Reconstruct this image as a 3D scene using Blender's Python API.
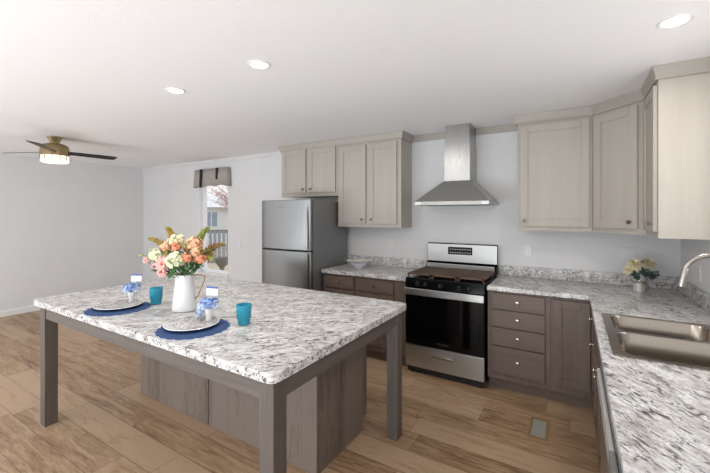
import bpy, bmesh, math, random
from mathutils import Vector, Matrix
random.seed(7)
for o in list(bpy.data.objects): bpy.data.objects.remove(o)
S = bpy.context.scene
COL = S.collection
PI = math.pi
R = math.radians

# ------------------------------------------------------------------ camera
W, Hh = 710, 473
FPX, CX, CY, YAW, CAMZ = 362.04, 349.98, 214.245, 31.725, 1.537
cam_d = bpy.data.cameras.new('camera'); cam = bpy.data.objects.new('camera', cam_d); COL.objects.link(cam)
cam.location = (0, 0, CAMZ); cam.rotation_euler = (R(90), 0, R(YAW))
cam_d.sensor_fit = 'HORIZONTAL'; cam_d.sensor_width = 36; cam_d.lens = FPX / W * 36
cam_d.shift_x = (W / 2 - CX) / W; cam_d.shift_y = (CY - Hh / 2) / W
cam_d.clip_start = .05; cam_d.clip_end = 200
S.camera = cam

# ------------------------------------------------------------------ world, big lights, exposure
wd = bpy.data.worlds.new('sky'); S.world = wd; wd.use_nodes = True
bg = wd.node_tree.nodes['Background']; bg.inputs[0].default_value = (.94, .97, 1, 1); bg.inputs[1].default_value = 1.0
S.view_settings.view_transform = 'Standard'; S.view_settings.look = 'None'
S.view_settings.exposure = 0.40; S.view_settings.gamma = 1.0; S.view_settings.use_curve_mapping = False

def area_light(name, loc, rot, sx, sy, watts, color=(1, 1, 1)):
    l = bpy.data.lights.new(name, 'AREA'); l.shape = 'RECTANGLE'; l.size = sx; l.size_y = sy
    l.energy = watts; l.color = color
    o = bpy.data.objects.new(name, l); COL.objects.link(o); o.location = loc; o.rotation_euler = rot
    return o
# added upward fill to brighten the ceiling; daylight from the window over the sink
area_light('ceiling_fill', (-2.9, -1.9, .3), (R(150), 0, R(0)), 7.0, 1.8, 185, (.89, .95, 1))

area_light('sink_window_daylight', (1.0, 2.2, 1.65), (R(90), 0, R(90)), 1.0, .9, 5, (1, .99, .97))

# ------------------------------------------------------------------ materials
def lin(h):
    h = h.lstrip('#'); v = [int(h[i:i + 2], 16) / 255 for i in (0, 2, 4)]
    return tuple(((x + .055) / 1.055) ** 2.4 if x > .04045 else x / 12.92 for x in v) + (1,)
class NT:
    def __init__(s, name):
        s.m = bpy.data.materials.new(name); s.m.use_nodes = True; s.t = s.m.node_tree
        s.p = s.t.nodes['Principled BSDF']
    def n(s, typ, **kw):
        q = s.t.nodes.new(typ)
        for k, v in kw.items():
            setattr(q, k, v)
        return q
    def put(s, sock, v):
        if hasattr(v, 'links') or isinstance(v, bpy.types.NodeSocket): s.t.links.new(v, sock)
        else: sock.default_value = v
    def math(s, op, a, b=0., c=None):
        q = s.n('ShaderNodeMath', operation=op); s.put(q.inputs[0], a); s.put(q.inputs[1], b)
        if c is not None: s.put(q.inputs[2], c)
        return q.outputs[0]
    def mix(s, f, a, b, mode='MIX'):
        q = s.n('ShaderNodeMix', data_type='RGBA', blend_type=mode)
        s.put(q.inputs[0], f); s.put(q.inputs[6], a); s.put(q.inputs[7], b); return q.outputs[2]
    def ramp(s, f, stops):
        q = s.n('ShaderNodeValToRGB'); e = q.color_ramp.elements
        while len(e) < len(stops): e.new(.5)
        for i, (p, c) in enumerate(stops):
            e[i].position = p; e[i].color = c if len(c) == 4 else tuple(c) + (1,)
        s.put(q.inputs[0], f); return q.outputs[0]
    def coord(s, scale=(1, 1, 1), rot=(0, 0, 0), loc=(0, 0, 0)):
        tc = s.n('ShaderNodeTexCoord'); mp = s.n('ShaderNodeMapping')
        mp.inputs['Scale'].default_value = scale; mp.inputs['Rotation'].default_value = rot; mp.inputs['Location'].default_value = loc
        s.t.links.new(tc.outputs['Object'], mp.inputs[0]); return mp.outputs[0]
    def noise(s, vec, scale, detail=3, rough=.5, dist=0.):
        q = s.n('ShaderNodeTexNoise'); s.put(q.inputs['Vector'], vec)
        q.inputs['Scale'].default_value = scale; q.inputs['Detail'].default_value = detail
        q.inputs['Roughness'].default_value = rough; q.inputs['Distortion'].default_value = dist
        return q.outputs[0]
    def set(s, **kw):
        for k, v in kw.items(): s.put(s.p.inputs[k.replace('_', ' ')], v)
        return s.m
    def bump(s, h, strength=.1, dist=.01):
        q = s.n('ShaderNodeBump'); q.inputs['Strength'].default_value = strength; q.inputs['Distance'].default_value = dist
        s.put(q.inputs['Height'], h); s.put(s.p.inputs['Normal'], q.outputs[0])
def plain(name, hexc, rough=.5, metal=0., var=.06, scale=8, **kw):
    t = NT(name); c = lin(hexc)
    nz = t.noise(t.coord(), scale, 3)
    nz = t.math('MULTIPLY_ADD', t.math('SUBTRACT', nz, .5), 2.6, .5)
    t.set(Base_Color=t.mix(nz, tuple(x * (1 - var) for x in c[:3]) + (1,), tuple(min(1, x * (1 + var)) for x in c[:3]) + (1,)), Roughness=rough, Metallic=metal)
    for k, v in kw.items(): t.put(t.p.inputs[k.replace('_', ' ')], v)
    return t.m
def emit(name, hexc, strength):
    t = NT(name); c = lin(hexc); t.set(Base_Color=c, Emission_Color=c, Emission_Strength=strength, Roughness=.4); return t.m
def wood(name, dark, light, axis='z', rough=.5, fine=60, bumpy=.05):
    t = NT(name); sc = [1, 1, 1]; sc['xyz'.index(axis)] = .06
    v = t.coord(tuple(sc))
    a = t.noise(v, 9, 4, .6, .6); b = t.noise(v, fine, 3, .6)
    f = t.math('ADD', t.math('MULTIPLY', a, .6), t.math('MULTIPLY', b, .4))
    t.set(Base_Color=t.ramp(f, [(.36, lin(dark)), (.64, lin(light))]), Roughness=rough)
    t.bump(b, bumpy, .002); return t.m
def steel(name, hexc='#b9b9b8', rough=.3, axis='x', metal=1.):
    t = NT(name); sc = [1, 1, 1]; sc['xyz'.index(axis)] = .01
    b = t.noise(t.coord(tuple(sc)), 320, 2, .5)
    c = lin(hexc)
    t.set(Base_Color=t.mix(b, tuple(x * .9 for x in c[:3]) + (1,), c), Metallic=metal, Roughness=t.math('ADD', t.math('MULTIPLY', b, .12), rough - .06))
    return t.m
def granite(name, ang):
    t = NT(name)
    base = t.coord()
    rot = t.coord((1, 1, 1), (0, 0, -R(ang)))
    st = t.n('ShaderNodeVectorMath', operation='MULTIPLY'); t.put(st.inputs[0], rot); st.inputs[1].default_value = (.34, 1, 1); st = st.outputs[0]
    c = t.ramp(t.noise(base, 14, 4, .65, .5), [(.36, lin('#cac9c9')), (.52, lin('#dfdede')), (.66, lin('#eeeeee'))])
    tan = t.ramp(t.noise(st, 24, 5, .7, 1.0), [(.48, (0, 0, 0)), (.64, (1, 1, 1))])
    c = t.mix(t.math('MULTIPLY', tan, .6), c, lin('#9d9188'))
    grey = t.ramp(t.noise(st, 80, 4, .75, .8), [(.48, (0, 0, 0)), (.62, (1, 1, 1))])
    c = t.mix(t.math('MULTIPLY', grey, .42), c, lin('#868281'))
    gate = t.ramp(t.noise(st, 16, 3, .55, .8), [(.37, (0, 0, 0)), (.52, (1, 1, 1))])
    fl = t.ramp(t.noise(st, 58, 5, .72, 1.5), [(.51, (0, 0, 0)), (.555, (1, 1, 1))])
    c = t.mix(t.math('MULTIPLY', t.math('MULTIPLY', fl, gate), .92), c, lin('#29272a'))
    fl2 = t.ramp(t.noise(base, 95, 3, .6, .5), [(.61, (0, 0, 0)), (.68, (1, 1, 1))])
    c = t.mix(t.math('MULTIPLY', fl2, .65), c, lin('#55524f'))
    return t.set(Base_Color=c, Roughness=.34)
def planks(name, cols, pw, pl, along='x', rough=.42, grain=1.0, seam=.75, across='y', rmix=.3):
    t = NT(name); co = t.coord(); sp = t.n('ShaderNodeSeparateXYZ'); t.put(sp.inputs[0], co)
    ax = sp.outputs['xyz'.index(along)]; ay = sp.outputs['xyz'.index(across)]
    yr = t.math('DIVIDE', ay, pw); row = t.math('FLOOR', yr)
    w1 = t.n('ShaderNodeTexWhiteNoise', noise_dimensions='1D'); t.put(w1.inputs['W'], row)
    xs = t.math('ADD', t.math('DIVIDE', ax, pl), t.math('MULTIPLY', w1.outputs[0], 7.31)); idx = t.math('FLOOR', xs)
    w2 = t.n('ShaderNodeTexWhiteNoise', noise_dimensions='2D'); cb = t.n('ShaderNodeCombineXYZ')
    t.put(cb.inputs[0], row); t.put(cb.inputs[1], idx); t.put(w2.inputs['Vector'], cb.outputs[0]); rnd = w2.outputs[0]
    # grain coordinates, shifted for every plank
    g = t.n('ShaderNodeCombineXYZ'); t.put(g.inputs[0], t.math('ADD', t.math('MULTIPLY', ax, 1.), t.math('MULTIPLY', rnd, 37.)))
    t.put(g.inputs[1], t.math('MULTIPLY', ay, 9.)); t.put(g.inputs[2], t.math('MULTIPLY', rnd, 11.))
    n1 = t.noise(g.outputs[0], 1.7, 5, .62, 1.2); n2 = t.noise(g.outputs[0], 12, 4, .6, .4)
    f = t.math('ADD', t.math('MULTIPLY', rnd, rmix), t.math('ADD', t.math('MULTIPLY', n1, .62 * grain), t.math('MULTIPLY', n2, .42)))
    k = len(cols); c = t.ramp(f, [(.32 + .5 * (rmix / 2) + .30 * i / (k - 1), lin(x)) for i, x in enumerate(cols)])
    kn = t.ramp(t.noise(g.outputs[0], 3.1, 2, .5, .3), [(.70, (0, 0, 0)), (.80, (1, 1, 1))])
    c = t.mix(t.math('MULTIPLY', kn, .5), c, lin(cols[0]))
    fx = t.math('FRACT', xs); fy = t.math('FRACT', yr)
    e1 = t.math('LESS_THAN', fx, .003 / pl); e2 = t.math('LESS_THAN', fy, .0036 / pw)
    c = t.mix(t.math('MULTIPLY', t.math('MAXIMUM', e1, e2), seam), c, lin('#3c3028'))
    t.set(Base_Color=c, Roughness=rough); t.bump(n2, .04, .002); return t.m

MAT = {}
MAT['wall'] = plain('wall_paint', '#dcdcdd', .85, var=.015, scale=3)
t = NT('ceiling_paint'); nz = t.noise(t.coord(), 90, 3, .6)
t.set(Base_Color=t.mix(nz, lin('#f0f0f1'), lin('#f4f4f5')), Roughness=.9); t.bump(nz, .25, .004); MAT['ceiling'] = t.m
MAT['white_trim'] = plain('white_trim', '#e4e4e3', .5, var=.02)
MAT['floor'] = planks('oak_planks', ['#503c2b', '#7b5f46', '#96785b', '#a6896c', '#b5997d'], .2, 1.22, 'x', rmix=.2)
MAT['island_wood'] = planks('island_boards', ['#40362f', '#544841', '#655951', '#746860'], .165, 2.4, 'z', .5, 1.0, .25, 'x')
MAT['island_side'] = planks('island_side_boards', ['#40362f', '#544841', '#655951', '#746860'], .165, 2.4, 'z', .5, 1.0, .25, 'y')
MAT['leg_wood'] = wood('table_grey_wood', '#504843', '#625a54', 'z', .5)
MAT['apron_wood'] = wood('apron_grey_wood', '#504843', '#625a54', 'x', .5)
MAT['apron_wood_y'] = wood('apron_grey_wood_side', '#504843', '#625a54', 'y', .5)
MAT['taupe'] = wood('taupe_cabinet', '#ada69d', '#b3ada4', 'z', .45, 40, .02)
MAT['taupe_x'] = wood('taupe_crown', '#a59f96', '#aca69d', 'x', .45, 40, .02)
MAT['dark_wood_z'] = wood('umber_cabinet', '#58483f', '#6c5b52', 'z', .42)
MAT['dark_wood_x'] = wood('umber_drawer', '#58483f', '#6c5b52', 'x', .42)
MAT['toe'] = plain('toe_kick', '#3c332f', .6)
MAT['granite_x'] = granite('speckled_laminate', 44)
MAT['granite_y'] = granite('speckled_laminate_side', 126)
MAT['steel'] = steel('brushed_steel', '#bcbcba', .3, 'x')
MAT['steel_z'] = steel('brushed_steel_upright', '#b4b4b3', .28, 'z')
MAT['steel_dark'] = steel('fridge_side', '#8e8f90', .45, 'z', .6)
MAT['steel_sink'] = steel('sink_steel', '#a89f94', .2, 'y')
MAT['fridge_steel'] = steel('fridge_steel', '#979899', .34, 'x')
MAT['nickel'] = plain('satin_nickel', '#a9a49d', .26, 1., .02)
MAT['bronze'] = plain('antique_bronze', '#a08d6c', .3, 1., .08)
MAT['black'] = plain('black_enamel', '#060607', .16, Specular_IOR_Level=.22)
MAT['black_glass'] = plain('black_glass', '#040405', .08, Specular_IOR_Level=.3)
MAT['black_matte'] = plain('matte_black', '#161616', .6)
MAT['iron'] = plain('brown_iron', '#5a4438', .6, 0., .15, 30)
MAT['white_gloss'] = plain('white_enamel', '#e9e9ec', .22, 0., .02)
MAT['plastic'] = plain('white_plastic', '#dcdcdb', .4, 0., .01)
MAT['twine'] = plain('jute_twine', '#a08d74', .9, 0., .2, 60)

# ------------------------------------------------------------------ mesh helpers
class B:
    def __init__(s): s.bm = bmesh.new()
    def add(s, other, mat=None):
        me = bpy.data.meshes.new('tmp'); other.to_mesh(me); other.free()
        if mat is not None: me.transform(mat)
        s.bm.from_mesh(me); bpy.data.meshes.remove(me); return s
    def box(s, x0, x1, y0, y1, z0, z1, bev=0., seg=2, rot=None):
        b = bmesh.new(); bmesh.ops.create_cube(b, size=1)
        bmesh.ops.scale(b, vec=(abs(x1 - x0), abs(y1 - y0), abs(z1 - z0)), verts=b.verts)
        if bev: bmesh.ops.bevel(b, geom=list(b.edges), offset=bev, segments=seg, profile=.5, affect='EDGES')
        m = Matrix.Translation(((x0 + x1) / 2, (y0 + y1) / 2, (z0 + z1) / 2))
        if rot is not None: m = m @ rot
        return s.add(b, m)
    def cyl(s, p, q, r, r2=None, n=20, caps=True):
        p, q = Vector(p), Vector(q); d = q - p
        b = bmesh.new(); bmesh.ops.create_cone(b, cap_ends=caps, segments=n, radius1=r, radius2=r if r2 is None else r2, depth=d.length)
        return s.add(b, Matrix.Translation((p + q) / 2) @ d.to_track_quat('Z', 'Y').to_matrix().to_4x4())
    def ball(s, c, r, sx=1, sy=1, sz=1, sub=2):
        b = bmesh.new(); bmesh.ops.create_icosphere(b, subdivisions=sub, radius=r)
        return s.add(b, Matrix.Translation(Vector(c)) @ Matrix.Diagonal((sx, sy, sz, 1)))
    def lathe(s, prof, c=(0, 0, 0), n=36, wob=None):
        b = bmesh.new(); rings = []
        for (r, z) in prof:
            if r < 1e-5: rings.append([b.verts.new((0, 0, z))]); continue
            ring = []
            for i in range(n):
                a = 2 * PI * i / n; k = wob(a, r, z) if wob else 1
                ring.append(b.verts.new((r * k * math.cos(a), r * k * math.sin(a), z)))
            rings.append(ring)
        for A, C in zip(rings, rings[1:]):
            for i in range(n):
                j = (i + 1) % n
                if len(A) == 1 and len(C) == 1: continue
                if len(A) == 1: b.faces.new((A[0], C[i], C[j]))
                elif len(C) == 1: b.faces.new((A[i], A[j], C[0]))
                else: b.faces.new((A[i], A[j], C[j], C[i]))
        return s.add(b, Matrix.Translation(Vector(c)))
    def tube(s, pts, r, n=10, caps=True):
        pts = [Vector(p) for p in pts]; b = bmesh.new(); rings = []; up = None
        for i, p in enumerate(pts):
            d = (pts[min(i + 1, len(pts) - 1)] - pts[max(i - 1, 0)]).normalized()
            if up is None: up = d.orthogonal().normalized()
            up = (up - d * up.dot(d)).normalized(); sd = d.cross(up)
            rr = r[i] if isinstance(r, (list, tuple)) else r
            rings.append([b.verts.new(p + (up * math.cos(2 * PI * k / n) + sd * math.sin(2 * PI * k / n)) * rr) for k in range(n)])
        for A, C in zip(rings, rings[1:]):
            for k in range(n): b.faces.new((A[k], A[(k + 1) % n], C[(k + 1) % n], C[k]))
        if caps: b.faces.new(rings[0][::-1]); b.faces.new(rings[-1])
        return s.add(b)
    def slab(s, outer, holes, z0, z1, m=None):
        b = bmesh.new(); es = []
        for loop in [outer] + list(holes):
            vs = [b.verts.new((x, y, z0)) for x, y in loop]
            for i in range(len(vs)): es.append(b.edges.new((vs[i], vs[(i + 1) % len(vs)])))
        bmesh.ops.triangle_fill(b, use_beauty=True, use_dissolve=False, edges=es)
        r = bmesh.ops.extrude_face_region(b, geom=list(b.faces))
        bmesh.ops.translate(b, vec=(0, 0, z1 - z0), verts=[v for v in r['geom'] if isinstance(v, bmesh.types.BMVert)])
        return s.add(b, m)
    def prism(s, poly, axis, a0, a1):
        """polygon extruded along an axis: x -> poly in (y,z); y -> poly in (x,z); z -> poly in (x,y)"""
        mats = {'z': Matrix.Identity(4), 'x': Matrix(((0, 0, 1, 0), (1, 0, 0, 0), (0, 1, 0, 0), (0, 0, 0, 1))),
                'y': Matrix(((1, 0, 0, 0), (0, 0, 1, 0), (0, 1, 0, 0), (0, 0, 0, 1)))}
        return s.slab(poly, [], a0, a1, mats[axis])
    def faces(s, verts, faces):
        b = bmesh.new(); vs = [b.verts.new(v) for v in verts]
        for f in faces: b.faces.new([vs[i] for i in f])
        return s.add(b)
    def leaf(s, p, d, up, L, w, curl=.25, n=5, fold=.15):
        p, d, up = Vector(p), Vector(d).normalized(), Vector(up)
        sd = d.cross(up)
        if sd.length < 1e-3: sd = d.orthogonal()
        sd.normalize(); nm = sd.cross(d)
        vs = []; fs = []
        for i in range(n + 1):
            u = i / n; wd = w * math.sin(PI * min(1, .06 + u * .94)) ** .8 * .5 if i < n else .0005
            c = p + d * (L * u) + nm * (-curl * L * u * u)
            vs += [c - sd * wd + nm * (fold * wd), c, c + sd * wd + nm * (fold * wd)]
        for i in range(n):
            a = i * 3; fs += [(a, a + 1, a + 4, a + 3), (a + 1, a + 2, a + 5, a + 4)]
        return s.faces(vs, fs)
    def build(s, name, mat, parent=None, smooth=35, loc=None, rotz=0., thick=0.):
        if thick:
            bmesh.ops.recalc_face_normals(s.bm, faces=s.bm.faces)
        else: bmesh.ops.recalc_face_normals(s.bm, faces=s.bm.faces)
        me = bpy.data.meshes.new(name); s.bm.to_mesh(me); s.bm.free()
        me.materials.append(MAT[mat] if isinstance(mat, str) else mat)
        if smooth:
            for p in me.polygons: p.use_smooth = True
            me.set_sharp_from_angle(angle=R(smooth))
        o = bpy.data.objects.new(name, me); COL.objects.link(o)
        if parent is not None: o.parent = parent
        if loc is not None: o.location = loc
        o.rotation_euler[2] = rotz
        if smooth == 35:
            md = o.modifiers.new('even_normals', 'WEIGHTED_NORMAL'); md.keep_sharp = True; md.weight = 100
        if thick:
            md = o.modifiers.new('thickness', 'SOLIDIFY'); md.thickness = thick; md.offset = 0
        return o
def tag(o, label, cat, group=None):
    o['label'] = label; o['category'] = cat
    if group: o['group'] = group
    return o
def thing(name, label, cat, loc=(0, 0, 0), rotz=0., group=None):
    o = bpy.data.objects.new(name, None); COL.objects.link(o); o.location = loc; o.rotation_euler[2] = rotz
    o.empty_display_size = .05
    return tag(o, label, cat, group)
def struct(o): o['kind'] = 'structure'; return o
def clone(root, loc, rotz=None, label=None):
    def cp(o, par):
        c = o.copy(); COL.objects.link(c)
        if par is not None: c.parent = par
        for ch in o.children: cp(ch, c)
        return c
    r = cp(root, None); r.location = loc
    if rotz is not None: r.rotation_euler[2] = rotz
    if label: r['label'] = label
    return r
def rrect(x0, x1, y0, y1, r, n=6):
    out = []
    for cx, cy, a in ((x1 - r, y1 - r, 0), (x0 + r, y1 - r, 90), (x0 + r, y0 + r, 180), (x1 - r, y0 + r, 270)):
        for i in range(n + 1):
            t = R(a + 90 * i / n); out.append((cx + r * math.cos(t), cy + r * math.sin(t)))
    return out
def text_part(txt, size, mat, parent, loc, rot, name='logo', ext=.0006):
    cu = bpy.data.curves.new('txt', 'FONT'); cu.body = txt; cu.size = size; cu.extrude = ext; cu.align_x = 'CENTER'; cu.align_y = 'CENTER'
    o = bpy.data.objects.new('txt', cu); COL.objects.link(o); bpy.context.view_layer.update()
    me = bpy.data.meshes.new_from_object(o.evaluated_get(bpy.context.evaluated_depsgraph_get()))
    bpy.data.objects.remove(o); bpy.data.curves.remove(cu)
    me.materials.clear(); me.materials.append(MAT[mat]); me.name = name
    q = bpy.data.objects.new(name, me); COL.objects.link(q); q.parent = parent; q.location = loc; q.rotation_euler = rot
    return q

# ------------------------------------------------------------------ room
XL, XR, YB, YF, H = -7.293, .749, 3.97, -3.0, 2.447
WX0, WX1, WZ0, WZ1 = -5.56, -4.775, .53, 2.12
struct(B().box(XL - .12, XR + .12, YF, YB + .14, -.12, 0).build('floor', 'floor', smooth=0))
struct(B().box(XL - .12, XR + .12, YF, YB + .14, H, H + .1).build('ceiling', 'ceiling', smooth=0))
struct(B().box(XL - .12, XL, YF, YB + .14, 0, H).build('wall_left', 'wall', smooth=0))
SY0, SY1, SZ0, SZ1 = 1.7, 2.7, 1.2, 2.1
wr = B(); wr.slab([(YF, 0), (YB + .14, 0), (YB + .14, H), (YF, H)], [[(SY0, SZ0), (SY1, SZ0), (SY1, SZ1), (SY0, SZ1)]], XR, XR + .12,
                  Matrix(((0, 0, 1, 0), (1, 0, 0, 0), (0, 1, 0, 0), (0, 0, 0, 1))))
struct(wr.build('wall_right', 'wall', smooth=0))
struct(B().prism([(XL, 0), (XR, 0), (XR, H), (XL, H)], 'y', YB, YB + .14).build('wall_back', 'wall', smooth=0)) if False else None
wb = B(); wb.slab([(XL, 0), (XR, 0), (XR, H), (XL, H)], [[(WX0, WZ0), (WX1, WZ0), (WX1, WZ1), (WX0, WZ1)]], YB, YB + .14,
                  Matrix(((1, 0, 0, 0), (0, 0, 1, 0), (0, 1, 0, 0), (0, 0, 0, 1))))
struct(wb.build('wall_back', 'wall', smooth=0))
bb = [(0, 0), (.014, 0), (.014, .075), (.008, .09), (0, .09)]
struct(B().prism([(XL + a, b) for a, b in bb], 'y', YF, YB).build('baseboard_left', 'white_trim', smooth=0))
struct(B().prism([(YB - a, b) for a, b in bb], 'x', XL + .014, -3.35).build('baseboard_back', 'white_trim', smooth=0))
# ceiling trims
cr = [(0, H), (0, H - .055), (.012, H - .055), (.035, H - .018), (.035, H)]
struct(B().prism([(YB - a, b) for a, b in cr], 'x', XL, -3.38).build('trim_1', 'wall', smooth=0))
struct(B().prism([(XL + a, b) for a, b in [(0, H), (0, H - .03), (.012, H - .03), (.02, H)]], 'y', YF, YB - .035).build('trim_2', 'wall', smooth=0))
kr = [(0, H), (0, H - .075), (.014, H - .075), (.022, H - .02), (.022, H)]
struct(B().prism([(YB - a, b) for a, b in kr], 'x', -1.58, -1.137).build('trim_3', 'taupe_x', smooth=0))
struct(B().prism([(YB - a, b) for a, b in kr], 'x', -.876, -.47).build('trim_4', 'taupe_x', smooth=0))

# window in the back wall
wn = thing('window_1', 'tall narrow white framed window looking onto the yard', 'window', (0, 0, 0)); wn['kind'] = 'structure'
fb = B(); fy0, fy1 = YB + .075, YB + .135
fw = .05
fb.box(WX0, WX0 + fw + .02, fy0, fy1, WZ0, WZ1, .004); fb.box(WX1 - fw, WX1, fy0, fy1, WZ0, WZ1, .004)
fb.box(WX0 + fw, WX1 - fw, fy0, fy1, WZ0, WZ0 + .055, .004); fb.box(WX0 + fw, WX1 - fw, fy0, fy1, WZ1 - .05, WZ1, .004)
fb.build('window_frame', 'white_gloss', wn)
tg = NT('window_glass'); tr = tg.n('ShaderNodeBsdfTransparent'); gl = tg.n('ShaderNodeBsdfGlossy'); gl.inputs['Roughness'].default_value = 0.
mx = tg.n('ShaderNodeMixShader'); mx.inputs[0].default_value = .05; tg.put(mx.inputs[1], tr.outputs[0]); tg.put(mx.inputs[2], gl.outputs[0])
tg.t.links.new(mx.outputs[0], [n for n in tg.t.nodes if n.type == 'OUTPUT_MATERIAL'][0].inputs[0]); MAT['pane'] = tg.m
for x0, x1 in ((WX0, WX0 + .012), (WX1 - .012, WX1)): B().box(x0, x1, YB - .004, YB + .0745, WZ0 + .0035, WZ1, .001).build('jamb', 'white_gloss', wn)
B().box(WX0 + fw, WX1 - fw, YB + .1, YB + .104, WZ0 + .05, WZ1 - .045).build('pane', 'pane', wn, 0)
w2n = thing('window_2', 'wide white framed window over the sink in the right wall', 'window', (0, 0, 0)); w2n['kind'] = 'structure'
fb = B(); gx0, gx1 = XR + .06, XR + .115
for y in (SY0, (SY0 + SY1) / 2 - .025, SY1 - .05): fb.box(gx0, gx1, y, y + .05, SZ0, SZ1, .004)
for z in (SZ0, SZ1 - .05): fb.box(gx0, gx1, SY0, SY1, z, z + .05, .004)
fb.build('window_frame', 'white_gloss', w2n)
B().box(XR + .085, XR + .088, SY0 + .04, SY1 - .04, SZ0 + .04, SZ1 - .04).build('pane', 'pane', w2n, 0)
B().box(WX0 - .02, WX1 + .02, YB - .03, YB + .08, WZ0 - .018, WZ0 + .003, .004).build('window_sill', 'white_trim', wn)

# ------------------------------------------------------------------ island table
TX0, TX1, TY0, TY1 = -3.385, -.988, 1.032, 2.372
isl = thing('island_table', 'long grey wooden island table with speckled granite-look top on square legs', 'table', ((TX0 + TX1) / 2, (TY0 + TY1) / 2, 0))
ox, oy = isl.location.x, isl.location.y
top = bmesh.new()
b = B(); b.slab([(x - ox, y - oy) for x, y in rrect(TX0, TX1, TY0, TY1, .04, 6)], [], .874, .914)
o = b.build('tabletop', 'granite_x', isl)
md = o.modifiers.new('round', 'BEVEL'); md.width = .008; md.segments = 3; md.limit_method = 'ANGLE'; md.angle_limit = R(60)
LW = .08; lx0, lx1, ly0, ly1 = -3.325 - ox, -1.015 - ox, 1.063 - oy, 2.331 - oy
for x in (lx0, lx1 - LW):
    for y in (ly0, ly1 - LW):
        B().box(x, x + LW, y, y + LW, 0, .874, .003).build('leg', 'leg_wood', isl)
for y in (ly0 + .006, ly1 - .03):
    B().box(lx0 + LW, lx1 - LW, y, y + .024, .78, .874, .002).build('apron', 'apron_wood', isl)
for x in (lx0 + .006, lx1 - .03):
    B().box(x, x + .024, ly0 + LW, ly1 - LW, .78, .874, .002).build('apron', 'apron_wood_y', isl)
# the cabinet under the table
PX0, PX1, PY0, PY1 = -3.165, -1.28, 1.70, 2.30
ped = thing('island_cabinet', 'grey plank-clad cabinet on the floor under the island table', 'cabinet', ((PX0 + PX1) / 2, (PY0 + PY1) / 2, 0))
px, py = ped.location.x, ped.location.y
xm = -2.262
B().box(PX0 + .02 - px, PX1 - .02 - px, PY0 + .014 - py, PY1 - .09 - py, 0, .779).build('body', 'toe', ped, 0)
B().box(PX0 + .02 - px, PX1 - .02 - px, PY1 - .09 - py, PY1 - .02 - py, .09, .779).build('face_frame', 'island_wood', ped, 0)
B().box(PX0 - px, xm - .003 - px, PY0 - py, PY0 + .013 - py, 0, .779, .0015).build('back_panel', 'island_wood', ped)
B().box(xm + .003 - px, PX1 - px, PY0 - py, PY0 + .013 - py, 0, .779, .0015).build('back_panel', 'island_wood', ped)
sp = [(PY0 + .014 - py, 0), (PY1 - .07 - py, 0), (PY1 - .07 - py, .09), (PY1 - py, .09), (PY1 - py, .779), (PY0 + .014 - py, .779)]
B().prism(sp, 'x', PX1 - .019 - px, PX1 - px).build('side_panel', 'island_side', ped, 0)
B().prism(sp, 'x', PX0 - px, PX0 + .019 - px).build('side_panel', 'island_side', ped, 0)
for i in range(4):
    w = (PX1 - PX0 - .04) / 4; x0 = PX0 + .02 + i * w - px
    d = B().box(x0 + .004, x0 + w - .004, PY1 - .018 - py, PY1 + .02 - py, .105, .765, .003).build('door', 'island_wood', ped)
    B().cyl((x0 + (w - .04 if i % 2 == 0 else .04), PY1 + .02 - py, .7), (x0 + (w - .04 if i % 2 == 0 else .04), PY1 + .042 - py, .7), .008, .014, 12).build('knob', 'nickel', d)

# ------------------------------------------------------------------ cabinets
def shaker(name, w, h, mat, parent, loc, rotz, rail=.062, t=.02, knob=None, knob_mat='nickel', flat=False):
    """door seen from its front: local x across, front at y=0 facing -y, z up from its bottom"""
    b = B()
    if flat: b.box(0, w, 0, t, 0, h, .002)
    else:
        b.box(0, rail, 0, t, 0, h, .002); b.box(w - rail, w, 0, t, 0, h, .002)
        b.box(rail, w - rail, 0, t, 0, rail, .002); b.box(rail, w - rail, 0, t, h - rail, h, .002)
        b.box(rail - .004, w - rail + .004, .008, t - .002, rail - .004, h - rail + .004)
        q = .006
        for x0, x1, z0, z1 in ((rail, rail + q, rail, h - rail), (w - rail - q, w - rail, rail, h - rail), (rail, w - rail, rail, rail + q), (rail, w - rail, h - rail - q, h - rail)):
            b.box(x0, x1, .004, t - .002, z0, z1)
    d = b.build(name, mat, parent, loc=loc, rotz=rotz)
    if knob:
        kx, kz = knob
        kb = B(); kb.cyl((kx, 0, kz), (kx, -.014, kz), .006, .0055, 12); kb.lathe([(0, .0), (.010, .001), (.0145, .006), (.0135, .011), (0, .014)], n=16)
        # move the lathed cap to stand out of the door
        vs = [v for v in kb.bm.verts if abs(v.co.x) < .016 and abs(v.co.y) < .016 and -.001 < v.co.z < .015 and not (abs(v.co.x - kx) < .007 and abs(v.co.z - kz) < .007 and v.co.y <= 0 and v.co.y > -.0141 and (abs(v.co.y) < 1e-5 or abs(v.co.y + .014) < 1e-5))]
        bmesh.ops.transform(kb.bm, matrix=Matrix.Translation((kx, -.011, kz)) @ Matrix.Rotation(R(90), 4, 'X'), verts=vs)
        kb.build('knob', knob_mat, d)
    return d
MAT['knob_dark'] = plain('pewter', '#6d665e', .35, .9)

ZU, ZUS, YU, ZC = 1.388, 1.762, 3.664, 2.365
# -- over the fridge
c = thing('wall_cabinet', 'short taupe two-door wall cabinet over the fridge', 'cabinet', (-2.892, YB - .15, ZUS), group='taupe wall cabinets')
B().box(-.455, .455, -.156, .148, 0, H - ZUS - .002, .001).build('body', 'taupe', c)
for i, (x0, x1, kx) in enumerate(((-3.322, -2.925, .36), (-2.885, -2.466, .045))):
    shaker('door', x1 - x0, .555, 'taupe', c, (x0 + 2.892, -.156 - .0201, .05), 0, knob=(kx, .045), knob_mat='knob_dark')
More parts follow.
